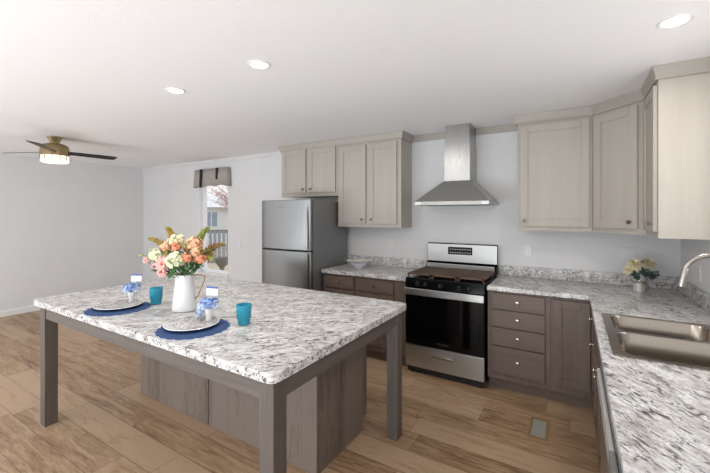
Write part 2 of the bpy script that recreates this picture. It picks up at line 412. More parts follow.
# -- tall pair beside the hood
c = thing('wall_cabinet', 'tall taupe two-door wall cabinet between the fridge and the hood', 'cabinet', (-2.0215, YB - .15, ZU), group='taupe wall cabinets')
B().box(-.4135, .4145, -.156, .148, 0, H - ZU - .002, .001).build('body', 'taupe', c)
for x0, x1, kx in ((-2.413, -2.045, .325), (-2.008, -1.655, .04)):
    shaker('door', x1 - x0, .915, 'taupe', c, (x0 + 2.0215, -.1761, .04), 0, knob=(kx, .05), knob_mat='knob_dark')
# -- single wide door right of the hood
c = thing('wall_cabinet', 'taupe wall cabinet with one wide door right of the hood', 'cabinet', (-.156, YB - .15, ZU), group='taupe wall cabinets')
B().box(-.288, .287, -.156, .148, 0, H - ZU - .002, .001).build('body', 'taupe', c)
shaker('door', .53, .915, 'taupe', c, (-.262, -.1761, .04), 0, knob=(.035, .05), knob_mat='knob_dark')
# -- diagonal corner
c = thing('wall_cabinet', 'taupe corner wall cabinet with its door set at a slant', 'cabinet', (.5, YB - .25, ZU), group='taupe wall cabinets')
P = [(.133, YB - .002), (.133, 3.664), (.443, 3.354), (XR - .002, 3.354), (XR - .002, YB - .002)]
B().slab([(x - .5, y - YB + .25) for x, y in P], [], 0, H - ZU - .002).build('body', 'taupe', c, 0)
dl = math.hypot(.31, .31); dw = .36; ux, uy = .7071, -.7071
off = (dl - dw) / 2 - .01
dx, dy = .133 + ux * off - .7071 * .0202, 3.664 + uy * off - .7071 * .0202
shaker('door', dw, .915, 'taupe', c, (dx - .5, dy - YB + .25, .04), R(-45), knob=(dw - .05, .05), knob_mat='knob_dark')
# -- right wall cabinet with the bare end panel
c = thing('wall_cabinet', 'taupe wall cabinet with a bare end panel on the right wall', 'cabinet', (.596, 3.124, ZU), group='taupe wall cabinets')
B().box(-.153, .151, -.228, .228, 0, H - ZU - .002, .001).build('body', 'taupe', c)
shaker('door', .40, .915, 'taupe', c, (-.1731, .205, .04), R(-90), knob=(.355, .05), knob_mat='knob_dark')
# crown mouldings along the cabinet tops
def crown(path, name):
    """path: outer-face points of the cabinets; the moulding stands out from it"""
    prof = [(.0, ZC), (.014, ZC), (.014, ZC + .02), (.03, H - .012), (.03, H)]
    pts = [Vector((x, y)) for x, y in path]; b = bmesh.new(); rings = []
    for i, p in enumerate(pts):
        ns = []
        for a, c2 in ((i - 1, i), (i, i + 1)):
            if a >= 0 and c2 < len(pts):
                d = (pts[c2] - pts[a]).normalized(); ns.append(Vector((d.y, -d.x)))
        nrm = ns[0] if len(ns) == 1 else (ns[0] + ns[1]) / (1 + ns[0].dot(ns[1]))
        rings.append([b.verts.new((p.x + nrm.x * q, p.y + nrm.y * q, z)) for q, z in prof])
    for A, C in zip(rings, rings[1:]):
        for k in range(len(prof)):
            b.faces.new((A[k], A[(k + 1) % len(prof)], C[(k + 1) % len(prof)], C[k]))
    b.faces.new(rings[0]); b.faces.new(rings[-1][::-1])
    q = B(); q.add(b); return struct(q.build(name, 'taupe_x', smooth=0))
crown([(-3.348, YB - .001), (-3.348, YU - .001), (-1.606, YU - .001), (-1.606, YB - .001)], 'trim_5')
crown([(-.445, YB - .001), (-.445, YU - .001), (.133, YU - .001), (.442, 3.354), (.442, 2.895), (XR - .001, 2.895)], 'trim_6')

# -- base cabinets
YC, YFACE, ZB = 3.315, 3.35, .874
def base_unit(label, x0, x1, doors=(), drawers=(), knob_side=None):
    c = thing('base_cabinet', label, 'cabinet', ((x0 + x1) / 2, YB - .3, 0), group='umber base cabinets')
    ox, oy = c.location.x, c.location.y
    B().box(x0 - ox, x1 - ox, YFACE + .02 - oy, YB - .003 - oy, .11, ZB - .002).build('body', 'dark_wood_z', c, 0)
    B().box(x0 + .0 - ox, x1 - ox, YFACE + .07 - oy, YB - .003 - oy, .0, .11).build('toe_kick', 'dark_wood_x', c, 0)
    f = B().box(x0 - ox, x1 - ox, YFACE - oy, YFACE + .02 - oy, .11, ZB - .002, .001).build('face_frame', 'dark_wood_z', c)
    for (a, b_, z0, z1) in drawers:
        shaker('drawer_front', b_ - a, z1 - z0, 'dark_wood_x', c, (a - ox, YFACE - .0201 - oy, z0), 0, flat=True, knob=((b_ - a) / 2, (z1 - z0) / 2 + .004))
    for (a, b_, z0, z1, kx) in doors:
        shaker('door', b_ - a, z1 - z0, 'dark_wood_z', c, (a - ox, YFACE - .0201 - oy, z0), 0, knob=((kx - a, z1 - z0 - .05) if kx else None))
    return c
base_unit('dark umber base cabinet with two drawers and doors between fridge and range', -2.43, -1.41,
          doors=[(-2.395, -2.015, .165, .70, -2.06), (-1.985, -1.545, .165, .70, -1.94)], drawers=[(-2.395, -2.015, .725, .85), (-1.985, -1.545, .725, .85)])
base_unit('dark umber base cabinet with a stack of four drawers right of the range', -.645, -.16,
          drawers=[(-.606, -.2, .722, .855), (-.606, -.2, .57, .71), (-.606, -.2, .41, .556), (-.606, -.2, .165, .397)])
cc = base_unit('dark umber corner base cabinet with one panelled door beside the four drawers', -.159, .133, doors=[(-.142, .108, .165, .85, None)])
# right run: facing the room (-x)
XF = .135
def side_unit(label, y0, y1, doors, knobs, hollow=False):
    c = thing('base_cabinet', label, 'cabinet', (.45, (y0 + y1) / 2, 0), group='umber base cabinets')
    ox, oy = c.location.x, c.location.y
    if hollow:
        B().box(XF + .02 - ox, XR - .004 - ox, y0 - oy, y0 + .018 - oy, .11, ZB - .002).build('side_panel', 'dark_wood_z', c, 0)
        B().box(XF + .02 - ox, XR - .004 - ox, y1 - .018 - oy, y1 - oy, .11, ZB - .002).build('side_panel', 'dark_wood_z', c, 0)
        B().box(XF + .02 - ox, XR - .004 - ox, y0 + .019 - oy, y1 - .019 - oy, .11, .128).build('bottom_panel', 'dark_wood_z', c, 0)
    else:
        B().box(XF + .02 - ox, XR - .004 - ox, y0 - oy, y1 - oy, .11, ZB - .002).build('body', 'dark_wood_z', c, 0)
    B().box(XF + .07 - ox, XR - .004 - ox, y0 - oy, y1 - oy, 0, .109).build('toe_kick', 'dark_wood_x', c, 0)
    B().box(XF - ox, XF + .019 - ox, y0 - oy, y1 - oy, .11, ZB - .002, .001).build('face_frame', 'dark_wood_z', c)
    for (a, b_, z0, z1), kn in zip(doors, knobs):
        shaker('door' if z1 - z0 > .3 else 'drawer_front', b_ - a, z1 - z0, 'dark_wood_z', c, (XF - .0201 - ox, b_ - oy, z0), R(-90), knob=kn, flat=z1 - z0 < .3)
    return c
side_unit('dark umber blind corner base cabinet under the counter bend', 2.905, 3.349, [(2.93, 3.28, .165, .70), (2.93, 3.28, .722, .855)], [(.3, .48), (.175, .066)])
side_unit('dark umber sink cabinet with two doors below the sink', 1.962, 2.90, [(2.03, 2.44, .165, .70), (2.46, 2.87, .165, .70), (2.03, 2.87, .722, .855)], [(.04, .48), (.37, .48), None], hollow=True)
# dishwasher
MAT['handle_grey'] = plain('grey_steel_bar', '#b0aeab', .4, .3)
MAT['cap_grey'] = plain('cap_grey', '#6b6a69', .45)
dwy0, dwy1 = 1.16, 1.958
dw = thing('dishwasher', 'stainless dishwasher with a full-width bar handle under the right counter', 'dishwasher', (.45, (dwy0 + dwy1) / 2, 0))
ox, oy = dw.location.x, dw.location.y
B().box(XF - ox, XR - .01 - ox, dwy0 + .003 - oy, dwy1 - .003 - oy, .08, ZB - .004).build('body', 'black_matte', dw, 0)
B().box(XF - .034 - ox, XF - .0005 - ox, dwy0 + .005 - oy, dwy1 - .008 - oy, .1, .76, .004).build('door', 'steel_z', dw)
cpn = B().box(XF - .034 - ox, XF - .0005 - ox, dwy0 + .005 - oy, dwy1 - .008 - oy, .765, ZB - .006, .004).build('control_panel', 'steel_z', dw)
hb = B().box(.086 - ox, XF - .0345 - ox, dwy0 + .11 - oy, dwy1 - .03 - oy, .805, .862, .004).build('handle', 'handle_grey', dw)
B().box(.084 - ox, XF - .0345 - ox, dwy0 + .006 - oy, dwy0 + .109 - oy, .79, .865, .004).build('handle_end_cap', 'cap_grey', dw)
B().box(XF + .06 - ox, XF + .08 - ox, dwy0 + .005 - oy, dwy1 - .005 - oy, .0, .078).build('toe_panel', 'black_matte', dw, 0)
side_unit('dark umber end base cabinet nearest the viewer under the right counter', .35, 1.155, [(.37, .78, .165, .70), (.80, 1.13, .165, .70), (.37, 1.13, .722, .855)], [None, None, None])

# -- countertops
def counter(label, outer, holes, mat, splashes):
    c = thing('countertop', label, 'countertop', (outer[0][0], outer[0][1], ZB), group=None)
    ox, oy = c.location.x, c.location.y
    b = B(); b.slab([(x - ox, y - oy) for x, y in outer], [[(x - ox, y - oy) for x, y in h] for h in holes], 0, .04)
    o = b.build('worktop', mat, c)
    md = o.modifiers.new('round', 'BEVEL'); md.width = .007; md.segments = 3; md.limit_method = 'ANGLE'; md.angle_limit = R(60)
    for (x0, x1, y0, y1), m in splashes:
        B().box(x0 - ox, x1 - ox, y0 - oy, y1 - oy, .0405, .145, .004).build('backsplash', m, c)
    return c
counter('short speckled countertop between the fridge and the range', [(-2.434, YC), (-1.406, YC), (-1.406, YB - .002), (-2.434, YB - .002)], [], 'granite_x', [((-2.434, -1.406, YB - .022, YB - .002), 'granite_x')])
XI = .104; HOLE = rrect(.168, .665, 1.99, 2.75, .05)
counter('long L-shaped speckled countertop holding the sink',
        [(-.648, YC), (XI, YC), (XI, .3), (XR - .002, .3), (XR - .002, YB - .002), (-.648, YB - .002)], [HOLE], 'granite_y',
        [((-.648, XR - .024, YB - .022, YB - .002), 'granite_x'), ((XR - .022, XR - .002, .3, YB - .002), 'granite_y')])

# -- sink
sk = thing('sink', 'double bowl stainless steel drop-in sink in the right counter', 'sink', (.43, 2.378, .914))
sx0, sx1, sy0, sy1 = .147 - .43, .700 - .43, 1.968 - 2.378, 2.765 - 2.378
bowls = [(.187 - .43, .62 - .43, 2.0 - 2.378, 2.372 - 2.378), (.187 - .43, .62 - .43, 2.402 - 2.378, 2.742 - 2.378)]
b = B(); b.slab(rrect(sx0, sx1, sy0, sy1, .03), [rrect(*q, .06) for q in bowls], .0005, .006)
o = b.build('rim', 'steel_sink', sk)
for q in bowls:
    bm = bmesh.new(); rings = []
    for ins, z, r in ((0, .005, .06), (.004, -.002, .058), (.012, -.10, .055), (.02, -.15, .05), (.05, -.172, .04), (.14, -.178, .03)):
        rings.append([bm.verts.new((x, y, z)) for x, y in rrect(q[0] + ins, q[1] - ins, q[2] + ins, q[3] - ins, r)])
    for A, C in zip(rings, rings[1:]):
        n = len(A)
        for i in range(n): bm.faces.new((A[i], A[(i + 1) % n], C[(i + 1) % n], C[i]))
    bm.faces.new(rings[-1])
    bb_ = B(); bb_.add(bm); bw = bb_.build('bowl', 'steel_sink', sk, 50)
    B().lathe([(0, .002), (.03, .003), (.042, .002), (.044, 0)], ((q[0] + q[1]) / 2, (q[2] + q[3]) / 2, -.178), 24).build('drain', 'nickel', bw)
# -- faucet
fc = thing('faucet', 'brushed nickel gooseneck faucet arching over the sink', 'faucet', (.662, 2.38, .92))
B().lathe([(.03, 0), (.03, .012), (.02, .02), (.018, .12), (.014, .13)], n=24).build('base', 'nickel', fc)
pts = [(0, 0, .1), (0, 0, .3)] + [(-.1 + .1 * math.cos(a), 0, .32 + .1 * math.sin(a)) for a in [R(9 * k) for k in range(0, 19)]]
B().tube(pts, .0125, 16).build('spout', 'nickel', fc)
e = Vector(pts[-1]); d = Vector((-.018, 0, -.1)).normalized()
sh = B().tube([e, e + d * .004, e + d * .03, e + d * .088, e + d * .094], [.0125, .0145, .0155, .0165, .014], 18).build('spray_head', 'nickel', fc)
B().tube([(0, -.018, .07), (0, -.04, .085), (.0, -.10, .12)], [.009, .008, .006], 12).build('handle', 'nickel', fc)

# ------------------------------------------------------------------ range
RX0, RX1, RYF = -1.397, -.657, 3.29
rg = thing('range', 'freestanding stainless and black gas range below the hood', 'stove', ((RX0 + RX1) / 2, 3.62, 0))
ox, oy = rg.location.x, rg.location.y
def rb(x0, x1, y0, y1, z0, z1, bev=.003): return B().box(x0 - ox, x1 - ox, y0 - oy, y1 - oy, z0, z1, bev)
rb(RX0 + .002, RX1 - .002, RYF + .03, YB - .03, .06, .905).build('body', 'black', rg)
for x in (RX0 + .05, RX1 - .05):
    for y in (RYF + .06, YB - .1):
        B().cyl((x - ox, y - oy, 0), (x - ox, y - oy, .065), .018, .014, 12).build('foot', 'black_matte', rg)
drw = rb(RX0 + .004, RX1 - .004, RYF - .008, RYF + .029, .075, .285, .005).build('storage_drawer', 'steel', rg)
B().box(-.1, .1, RYF - .034 - oy, RYF - .018 - oy, .200, .228, .006).build('handle', 'nickel', drw)
MAT['handle_back'] = MAT['steel']
for sx in (-.094, .094): B().box(sx - .004, sx + .004, RYF - .0185 - oy, RYF - .0078 - oy, .206, .219).build('handle_mount', 'nickel', drw, 0)
rb(RX0 + .01, RX1 - .01, RYF + .035, RYF + .05, .015, .062, 0).build('drawer_shadow_panel', 'black_matte', rg, 0)  # added black panel standing in for the shadow under the drawer
dr = rb(RX0 + .004, RX1 - .004, RYF - .008, RYF + .029, .29, .83, .005).build('oven_door', 'black_glass', rg)
rb(RX0 + .1, RX1 - .1, RYF - .0095, RYF - .0083, .38, .70, 0).build('oven_window', 'black_glass', dr, 0)
hd = rb(RX0 + .001, RX1 - .001, RYF - .042, RYF - .028, .768, .832, .005).build('handle', 'steel', dr)
rb(RX0 + .01, RX0 + .05, RYF - .0275, RYF - .0085, .775, .825, .002).build('handle_mount', 'steel', hd)
rb(RX1 - .05, RX1 - .01, RYF - .0275, RYF - .0085, .775, .825, .002).build('handle_mount', 'steel', hd)
text_part('Whirlpool', .026, 'nickel', dr, (0, RYF - .0098 - oy, .335), (R(90), 0, 0))
cp = B().prism([(RYF - .006 - oy, .836), (RYF + .03 - oy, .836), (RYF + .06 - oy, .915), (RYF + .0 - oy, .915)], 'x', RX0 + .003 - ox, RX1 - .003 - ox).build('control_panel', 'black', rg, 0)
MAT['knob_black'] = plain('knob_black', '#2a2a2c', .15)
for u in (.17, .27, .47, .70, .82):
    x = RX0 + (RX1 - RX0) * u - ox; y = RYF + .003 - oy; z = .875
    kb = B(); kb.cyl((x, y, z), (x, y - .014, z - .003), .021, .021, 20); kb.cyl((x, y - .014, z - .003), (x, y - .03, z - .006), .017, .014, 20)
    kb.box(x - .0035, x + .0035, y - .036, y - .02, z - .022, z + .012, .001)
    kb.build('control_knob', 'knob_black', cp)
ct = rb(RX0, RX1, RYF + .005, YB - .1, .905, .925, .005).build('cooktop', 'black', rg)
# burners and grates
for bx, by, rr in ((-.2, -.13, .045), (.2, -.13, .05), (-.2, .13, .035), (.2, .13, .04), (0, 0, .045)):
    B().lathe([(rr, .9255), (rr, .935), (rr * .8, .942), (rr * .78, .948), (0, .949)], (bx, by - .02, 0), 24).build('burner', 'black_matte', ct)
for k in range(3):
    w = .235; gx0 = -.36 + k * .2425; gx1 = gx0 + w; gy0, gy1 = RYF + .03 - oy, YB - .125 - oy
    g = B(); zt = .966; th = .016
    for x in (gx0, gx1 - .016): g.box(x, x + .016, gy0, gy1, zt - th, zt, .002, 1)
    for y in (gy0, gy1 - .016, (gy0 + gy1) / 2 - .008): g.box(gx0, gx1, y, y + .016, zt - th, zt, .002, 1)
    for j in range(1, 8):
        x = gx0 + j * w / 8; g.box(x - .006, x + .006, gy0 + .01, gy1 - .01, zt - th, zt - .001, .002, 1)
    for j in range(1, 10):
        y = gy0 + j * (gy1 - gy0) / 10; g.box(gx0 + .01, gx1 - .01, y - .005, y + .005, zt - th, zt - .002, .001, 1)
    for x in (gx0 + .008, gx1 - .008):
        for y in (gy0 + .01, gy1 - .01): g.cyl((x, y, .9255), (x, y, zt - th), .008, .007, 8)
    g.build('grate', 'iron', ct)
# backguard
bgp = [(YB - .1, .925), (YB - .012, .925), (YB - .012, 1.215), (YB - .035, 1.222), (YB - .05, 1.215), (YB - .062, 1.04), (YB - .062, 1.02), (YB - .1, .99)]
bk = B().prism([(y - oy, z) for y, z in bgp], 'x', RX0 + .002 - ox, RX1 - .002 - ox).build('backguard', 'black', rg, 0)
MX = RX1 - RX0
B().prism([(YB - .0625 - oy, 1.026), (YB - .0515 - oy, 1.212), (YB - .056 - oy, 1.212), (YB - .0675 - oy, 1.026)], 'x', RX0 + .006 - ox, RX1 - .006 - ox).build('front_panel', 'steel', bk, 0)
B().box(RX0 + .02 - ox, RX1 - .02 - ox, YB - .13 - oy, YB - .1005 - oy, .9255, 1.006, .004).build('vent_ledge', 'steel', bk)
ds = B().prism([(YB - .066 - oy, 1.105), (YB - .0590 - oy, 1.185), (YB - .062 - oy, 1.185), (YB - .0672 - oy, 1.105)], 'x', -.135, .12).build('display', 'black_glass', bk, 0)
kk = B()
for i in range(9):
    for j in range(2): kk.box(-.115 + i * .026, -.103 + i * .026, YB - .0675 + .003 * j - oy, YB - .062 - oy, 1.122 + j * .035, 1.128 + j * .035)
kk.build('touch_marks', 'plastic', ds, 0)

# ------------------------------------------------------------------ hood
hx0, hx1, hyf, hz = -1.392, -.662, 3.51, 1.63
cx0, cx1, cyf = -1.137, -.876, 3.68
hd = thing('range_hood', 'stainless chimney range hood on the wall above the gas range', 'range hood', ((hx0 + hx1) / 2, 3.75, hz))
ox, oy = hd.location.x, hd.location.y; yb = YB - .002
bz = .036
V = [(hx0, hyf, bz), (hx1, hyf, bz), (hx1, yb, bz), (hx0, yb, bz), (cx0 - .006, cyf - .006, .245), (cx1 + .006, cyf - .006, .245), (cx1 + .006, yb, .245), (cx0 - .006, yb, .245)]
B().faces([(x - ox, y - oy, z) for x, y, z in V], [(0, 1, 5, 4), (1, 2, 6, 5), (2, 3, 7, 6), (3, 0, 4, 7), (4, 5, 6, 7), (3, 2, 1, 0)]).build('canopy', 'steel_z', hd, 0)
bd = B().box(hx0 - ox, hx1 - ox, hyf - oy, yb - oy, 0, bz - .0005, .003).build('lower_band', 'steel', hd)
pnl = B().box(hx0 + .07 - ox, hx1 - .07 - ox, hyf - .003 - oy, hyf - .0003 - oy, .006, .030, .001).build('control_strip', 'nickel', bd)
for i in range(5): B().cyl((-.1 + i * .025, hyf - .003 - oy, .021), (-.1 + i * .025, hyf - .007 - oy, .021), .006, .006, 12).build('button', 'steel', pnl)
B().box(hx0 + .03 - ox, hx1 - .03 - ox, hyf + .03 - oy, yb - .03 - oy, -.004, -.0005, .001).build('filter', 'steel_dark', bd)
B().box(cx0 - ox, cx1 - ox, cyf - oy, yb - oy, .2455, 2.23 - hz, .002).build('chimney_cover', 'steel_z', hd)
B().box(cx0 + .006 - ox, cx1 - .006 - ox, cyf + .006 - oy, yb - oy, 2.2305 - hz, H - hz - .002, .002).build('chimney_extension', 'steel_z', hd)

# ------------------------------------------------------------------ fridge
fx0, fx1, fyf, fzt = -3.195, -2.455, 3.125, 1.70
fr = thing('refrigerator', 'grey stainless top-freezer refrigerator under the short wall cabinet', 'refrigerator', ((fx0 + fx1) / 2, 3.55, 0))
ox, oy = fr.location.x, fr.location.y
B().box(fx0 + .004 - ox, fx1 - .002 - ox, fyf + .075 - oy, YB - .06 - oy, .03, fzt - .012, .006).build('body', 'steel_dark', fr)
for x in (fx0 + .06, fx1 - .06):
    for y in (fyf + .12, YB - .12): B().cyl((x - ox, y - oy, 0), (x - ox, y - oy, .031), .02, .018, 12).build('foot', 'black_matte', fr)
B().box(fx0 + .01 - ox, fx1 - .01 - ox, fyf + .062 - oy, fyf + .0745 - oy, .04, fzt - .02).build('door_gasket', 'black_matte', fr, 0)
def fdoor(name, z0, z1):
    w = fx1 - fx0; pts = []
    n = 16
    for i in range(n + 1):
        u = -1 + 2 * i / n; y = fyf + .012 * abs(u) ** 2.5
        if abs(u) > .93: y += .012 * ((abs(u) - .93) / .07)
        pts.append((u * w / 2, y - oy))
    pts += [(w / 2, fyf + .0615 - oy), (-w / 2, fyf + .0615 - oy)]
    o = B().slab(pts, [], z0, z1).build(name, 'fridge_steel', fr, 40)
    md = o.modifiers.new('round', 'BEVEL'); md.width = .005; md.segments = 2; md.limit_method = 'ANGLE'; md.angle_limit = R(60)
    return o
fz = fdoor('freezer_door', 1.135, fzt); ff = fdoor('fridge_door', .07, 1.12)
B().box(fx0 + .01 - ox, fx1 - .01 - ox, fyf + .02 - oy, fyf + .06 - oy, 1.1205, 1.1345).build('door_gap', 'black_matte', fr, 0)
# scooped side grips
B().tube([(fx1 - .03 - ox, fyf + .0 - oy, z) for z in (1.15, 1.2, 1.4, 1.62)], [.012, .014, .012, .004], 12).build('grip', 'nickel', fz)
B().tube([(fx1 - .03 - ox, fyf + .0 - oy, z) for z in (1.105, 1.05, .85, .6)], [.012, .014, .012, .004], 12).build('grip', 'nickel', ff)
text_part('Whirlpool', .028, 'nickel', fz, (-.02, fyf - .0008 - oy, 1.615), (R(90), 0, 0))

# ------------------------------------------------------------------ ceiling lights, fan, pendant
MAT['led'] = emit('led_lens', '#fffaf2', 8)
first = None
LIGHTS = [((.405, 2.255), 'recessed ceiling light nearest the right wall cabinet'), ((-1.627, 1.581), 'recessed ceiling light over the island middle, right of the other'),
          ((-2.491, 1.59), 'recessed ceiling light over the island nearer the fan'), ((-1.6, -.9), None), ((-3.6, -.9), None), ((.1, -.6), None), ((-6.2, -.9), None)]
for (x, y), lab in LIGHTS:
    if lab:
        if first is None:
            first = thing('ceiling_light', lab, 'light', (x, y, H), group='recessed ceiling lights')
            B().lathe([(.050, -.0005), (.068, -.0005), (.068, -.004), (.064, -.007), (.052, -.005), (.050, -.003)], n=40).build('trim_ring', 'white_gloss', first)
            B().lathe([(.050, -.004), (.04, -.0055), (0, -.006)], n=40).build('lens', 'led', first)
        else: clone(first, (x, y, H), label=lab)
    l = bpy.data.lights.new('downlight', 'AREA'); l.shape = 'DISK'; l.size = .15; l.energy = 5; l.color = (1, .935, .85)
    q = bpy.data.objects.new('downlight', l); COL.objects.link(q); q.location = (x, y, H - .03)

fan = thing('ceiling_fan', 'brass ceiling fan with three black blades and a lit glass drum', 'fan', (-5.2, 1.8, H))
B().lathe([(.075, 0), (.072, -.012), (.048, -.055), (.045, -.075), (.05, -.08)], n=28, wob=lambda a, r, z: 1 + .06 * math.cos(7 * a)).build('canopy', 'bronze', fan)
B().lathe([(.05, -.078), (.085, -.084), (.118, -.098), (.135, -.118), (.14, -.15), (.14, -.225), (.13, -.226), (0, -.226)], n=40).build('motor_housing', 'bronze', fan)
MAT['fan_glass'] = emit('lit_fan_glass', '#fff2da', .75)
B().lathe([(.137, -.2265), (.137, -.27), (.133, -.294), (.12, -.303), (0, -.305)], n=40).build('glass_shade', 'fan_glass', fan)
for k in range(12):
    a = 2 * PI * k / 12
    B().box(-.003, .003, -.003, .003, -.03, .03).build('shade_rib', 'bronze', fan, 0, loc=((.1405) * math.cos(a), .1405 * math.sin(a), -.25))
for k in range(3):
    a = R(85 + 120 * k)
    bl = B(); n = 8; vs = []; tilt = R(-11)
    for i in range(n + 1):
        r = .1 + .54 * i / n; w = .052 + .016 * i / n
        if i == n: w *= .8
        for sgn in (-1, 1):
            for dz in (-.003, .003):
                vs.append((r, sgn * w * math.cos(tilt), sgn * w * math.sin(tilt) + dz))
    fs = []
    for i in range(n):
        p = i * 4; q = p + 4
        fs += [(p, p + 2, q + 2, q), (p + 1, q + 1, q + 3, p + 3), (p, q, q + 1, p + 1), (p + 2, p + 3, q + 3, q + 2)]
    fs += [(0, 1, 3, 2), (n * 4, n * 4 + 2, n * 4 + 3, n * 4 + 1)]
    bl.faces(vs, fs).build('blade', 'black_matte', fan, 20, loc=(0, 0, -.175), rotz=a)
l = bpy.data.lights.new('fan_lamp', 'POINT'); l.energy = 2; l.color = (1, .9, .75); l.shadow_soft_size = .14
q = bpy.data.objects.new('fan_lamp', l); COL.objects.link(q); q.location = (-5.2, 1.8, H - .36)

pd = thing('pendant_lamp', 'frosted glass pendant lamp shade at the right edge over the sink', 'lamp', (.615, 2.33, H))
B().lathe([(.055, 0), (.055, -.012), (.02, -.022), (0, -.022)], n=24).build('canopy', 'nickel', pd)
B().cyl((0, 0, -.02), (0, 0, -.315), .006, n=10).build('stem', 'nickel', pd)
MAT['shade'] = emit('frosted_shade', '#f6dccb', .22)
B().lathe([(.018, -.305), (.04, -.31), (.055, -.35), (.068, -.47), (.064, -.47), (.051, -.352), (.038, -.315), (.018, -.31)], n=32).build('shade', 'shade', pd)
MAT['bulb'] = emit('bulb', '#fff1df', 2)
B().ball((0, 0, -.40), .028).build('bulb', 'bulb', pd)

# ------------------------------------------------------------------ outlets and switches, floor vent, valance
def outlet(name, label, x, z, wall='back', toggle=False, y=None, w=.076):
    rot = 0 if wall == 'back' else R(-90)
    loc = (x, YB, z) if wall == 'back' else (XR, y, z)
    c = thing(name, label, 'outlet' if not toggle else 'switch', loc, rot, None)
    p = B().box(-w / 2, w / 2, -.006, -.0004, -.058, .058, .002).build('plate', 'plastic', c)
    if toggle: B().box(-.016, .016, -.0085, -.0062, -.033, .033, .001).build('rocker', 'white_gloss', c)
    else:
        for dz in (-.021, .021):
            s_ = B().box(-.017, .017, -.008, -.0062, dz - .015, dz + .015, .002).build('socket', 'white_gloss', c)
            B().box(-.008, -.006, -.0083, -.0078, dz - .004, dz + .006).box(.006, .008, -.0083, -.0078, dz - .004, dz + .006).build('slots', 'black_matte', s_, 0)
outlet('wall_outlet', 'white wall outlet left of the range backguard', -1.88, 1.184)
outlet('wall_outlet', 'white wall outlet under the wide-door cabinet right of the range', -.385, 1.177)
outlet('wall_outlet', 'white wall plate behind the cream flowers', .40, 1.19, w=.115)
outlet('wall_outlet', 'white wall outlet on the right wall behind the faucet', 0, 1.127, 'right', y=3.43)
outlet('light_switch', 'white light switch on the wall between the window and the fridge', -4.53, 1.04, toggle=True)

MAT['vent_brown'] = plain('vent_brown', '#8d7250', .5)
MAT['vent_grey'] = plain('vent_grey', '#aaa99f', .5, .2)
fv = thing('floor_vent', 'brown framed floor register in the planks before the drawers', 'vent', (-.213, 2.915, 0))
b = B(); b.box(-.062, -.044, -.14, .14, .0003, .006, .001); b.box(.044, .062, -.14, .14, .0003, .006, .001); b.box(-.044, .044, .12, .14, .0003, .006); b.box(-.044, .044, -.14, -.12, .0003, .006)
b.build('frame', 'vent_brown', fv)
B().box(-.044, .044, -.12, .12, .0003, .001).build('duct', 'vent_grey', fv, 0)
b = B()
for i in range(24): b.box(-.043, .043, -.118 + i * .01, -.113 + i * .01, .0012, .0045)
b.build('louvers', 'vent_grey', fv, 0)

MAT['linen'] = plain('taupe_linen', '#a6a199', .9, 0., .1, 120)
vl = thing('valance', 'taupe fabric valance with black straps over the window', 'valance', (-5.14, YB, 1.985))
b = B(); N = 28; vs = []; fs = []
w2 = .43
def vz(u): return .005 + .02 * math.sin(u * PI * 3) ** 2 * (1 if True else 0)
prof = [(-w2, 0.0)] + [(-w2 + .01, -.075)] + [(-w2 + .02 + (2 * w2 - .04) * i / N, -.085 - .012 * math.sin(i / N * PI * 3 + .4) ** 2) for i in range(N + 1)] + [(w2 - .01, -.075), (w2, 0)]
for i, (x, y) in enumerate(prof):
    u = (x + w2) / (2 * w2)
    vs.append((x * 1.02, min(y * 1.1, -.001), vz(u))); vs.append((x, min(y, -.001), .2)); vs.append((x * .98, min(y * .9, -.001), .305))
for i in range(len(prof) - 1):
    for k in range(2): fs.append((i * 3 + k, i * 3 + k + 1, i * 3 + 4 + k, i * 3 + 3 + k))
b.faces(vs, fs)
b.box(-w2 * .97, w2 * .97, -.072, -.002, .293, .30)
b.build('fabric', 'linen', vl, 60, thick=.004)
for x, ln, hw in ((-.21, .0, .028), (.2, .12, .02)):
    B().faces([(x - hw, -.112, ln), (x + hw, -.112, ln), (x + hw, -.107, ln), (x - hw, -.107, ln), (x - .035, -.098, .31), (x + .035, -.098, .31), (x + .035, -.092, .31), (x - .035, -.092, .31)],
              [(0, 1, 5, 4), (1, 2, 6, 5), (2, 3, 7, 6), (3, 0, 4, 7), (4, 5, 6, 7), (3, 2, 1, 0)]).build('strap', 'black_matte', vl, 0)

# ------------------------------------------------------------------ table settings
CR, CF = Vector((math.cos(R(YAW)), math.sin(R(YAW)), 0)), Vector((-math.sin(R(YAW)), math.cos(R(YAW)), 0))
MAT['mat_blue'] = plain('navy_felt', '#2a4674', .85, 0., .15, 80)
MAT['mat_edge'] = plain('pale_stitching', '#b9c0cc', .8)
t = NT('printed_plate'); v = t.noise(t.coord(), 38, 3, .6, 1.5)
t.set(Base_Color=t.ramp(v, [(.38, lin('#d2cfcb')), (.50, lin('#b3ada8')), (.60, lin('#83858f'))]), Roughness=.18); MAT['plate'] = t.m
MAT['plate_rim'] = plain('plate_rim', '#e8e8ea', .15)
t = NT('teal_glass'); nz = t.noise(t.coord((1, 1, 3)), 40, 2)
t.set(Base_Color=t.mix(nz, lin('#55c3d8'), lin('#37a5c2')), Roughness=.08, Transmission_Weight=.45, IOR=1.3); MAT['teal'] = t.m
MAT['vase_white'] = plain('white_ceramic', '#e6e6e8', .3)
MAT['petal_blue'] = plain('blue_petals', '#7f9bd0', .7, 0., .5, 110)
MAT['petal_pale'] = plain('pale_blue_petals', '#bccbe6', .7, 0., .25, 110)
MAT['card_blue'] = plain('card_blue', '#5468a0', .7)
MAT['stem'] = plain('green_stem', '#5e7a3c', .7, 0., .2, 40)
SC = lambda a: 1 + .055 * abs(math.sin(a * 11))
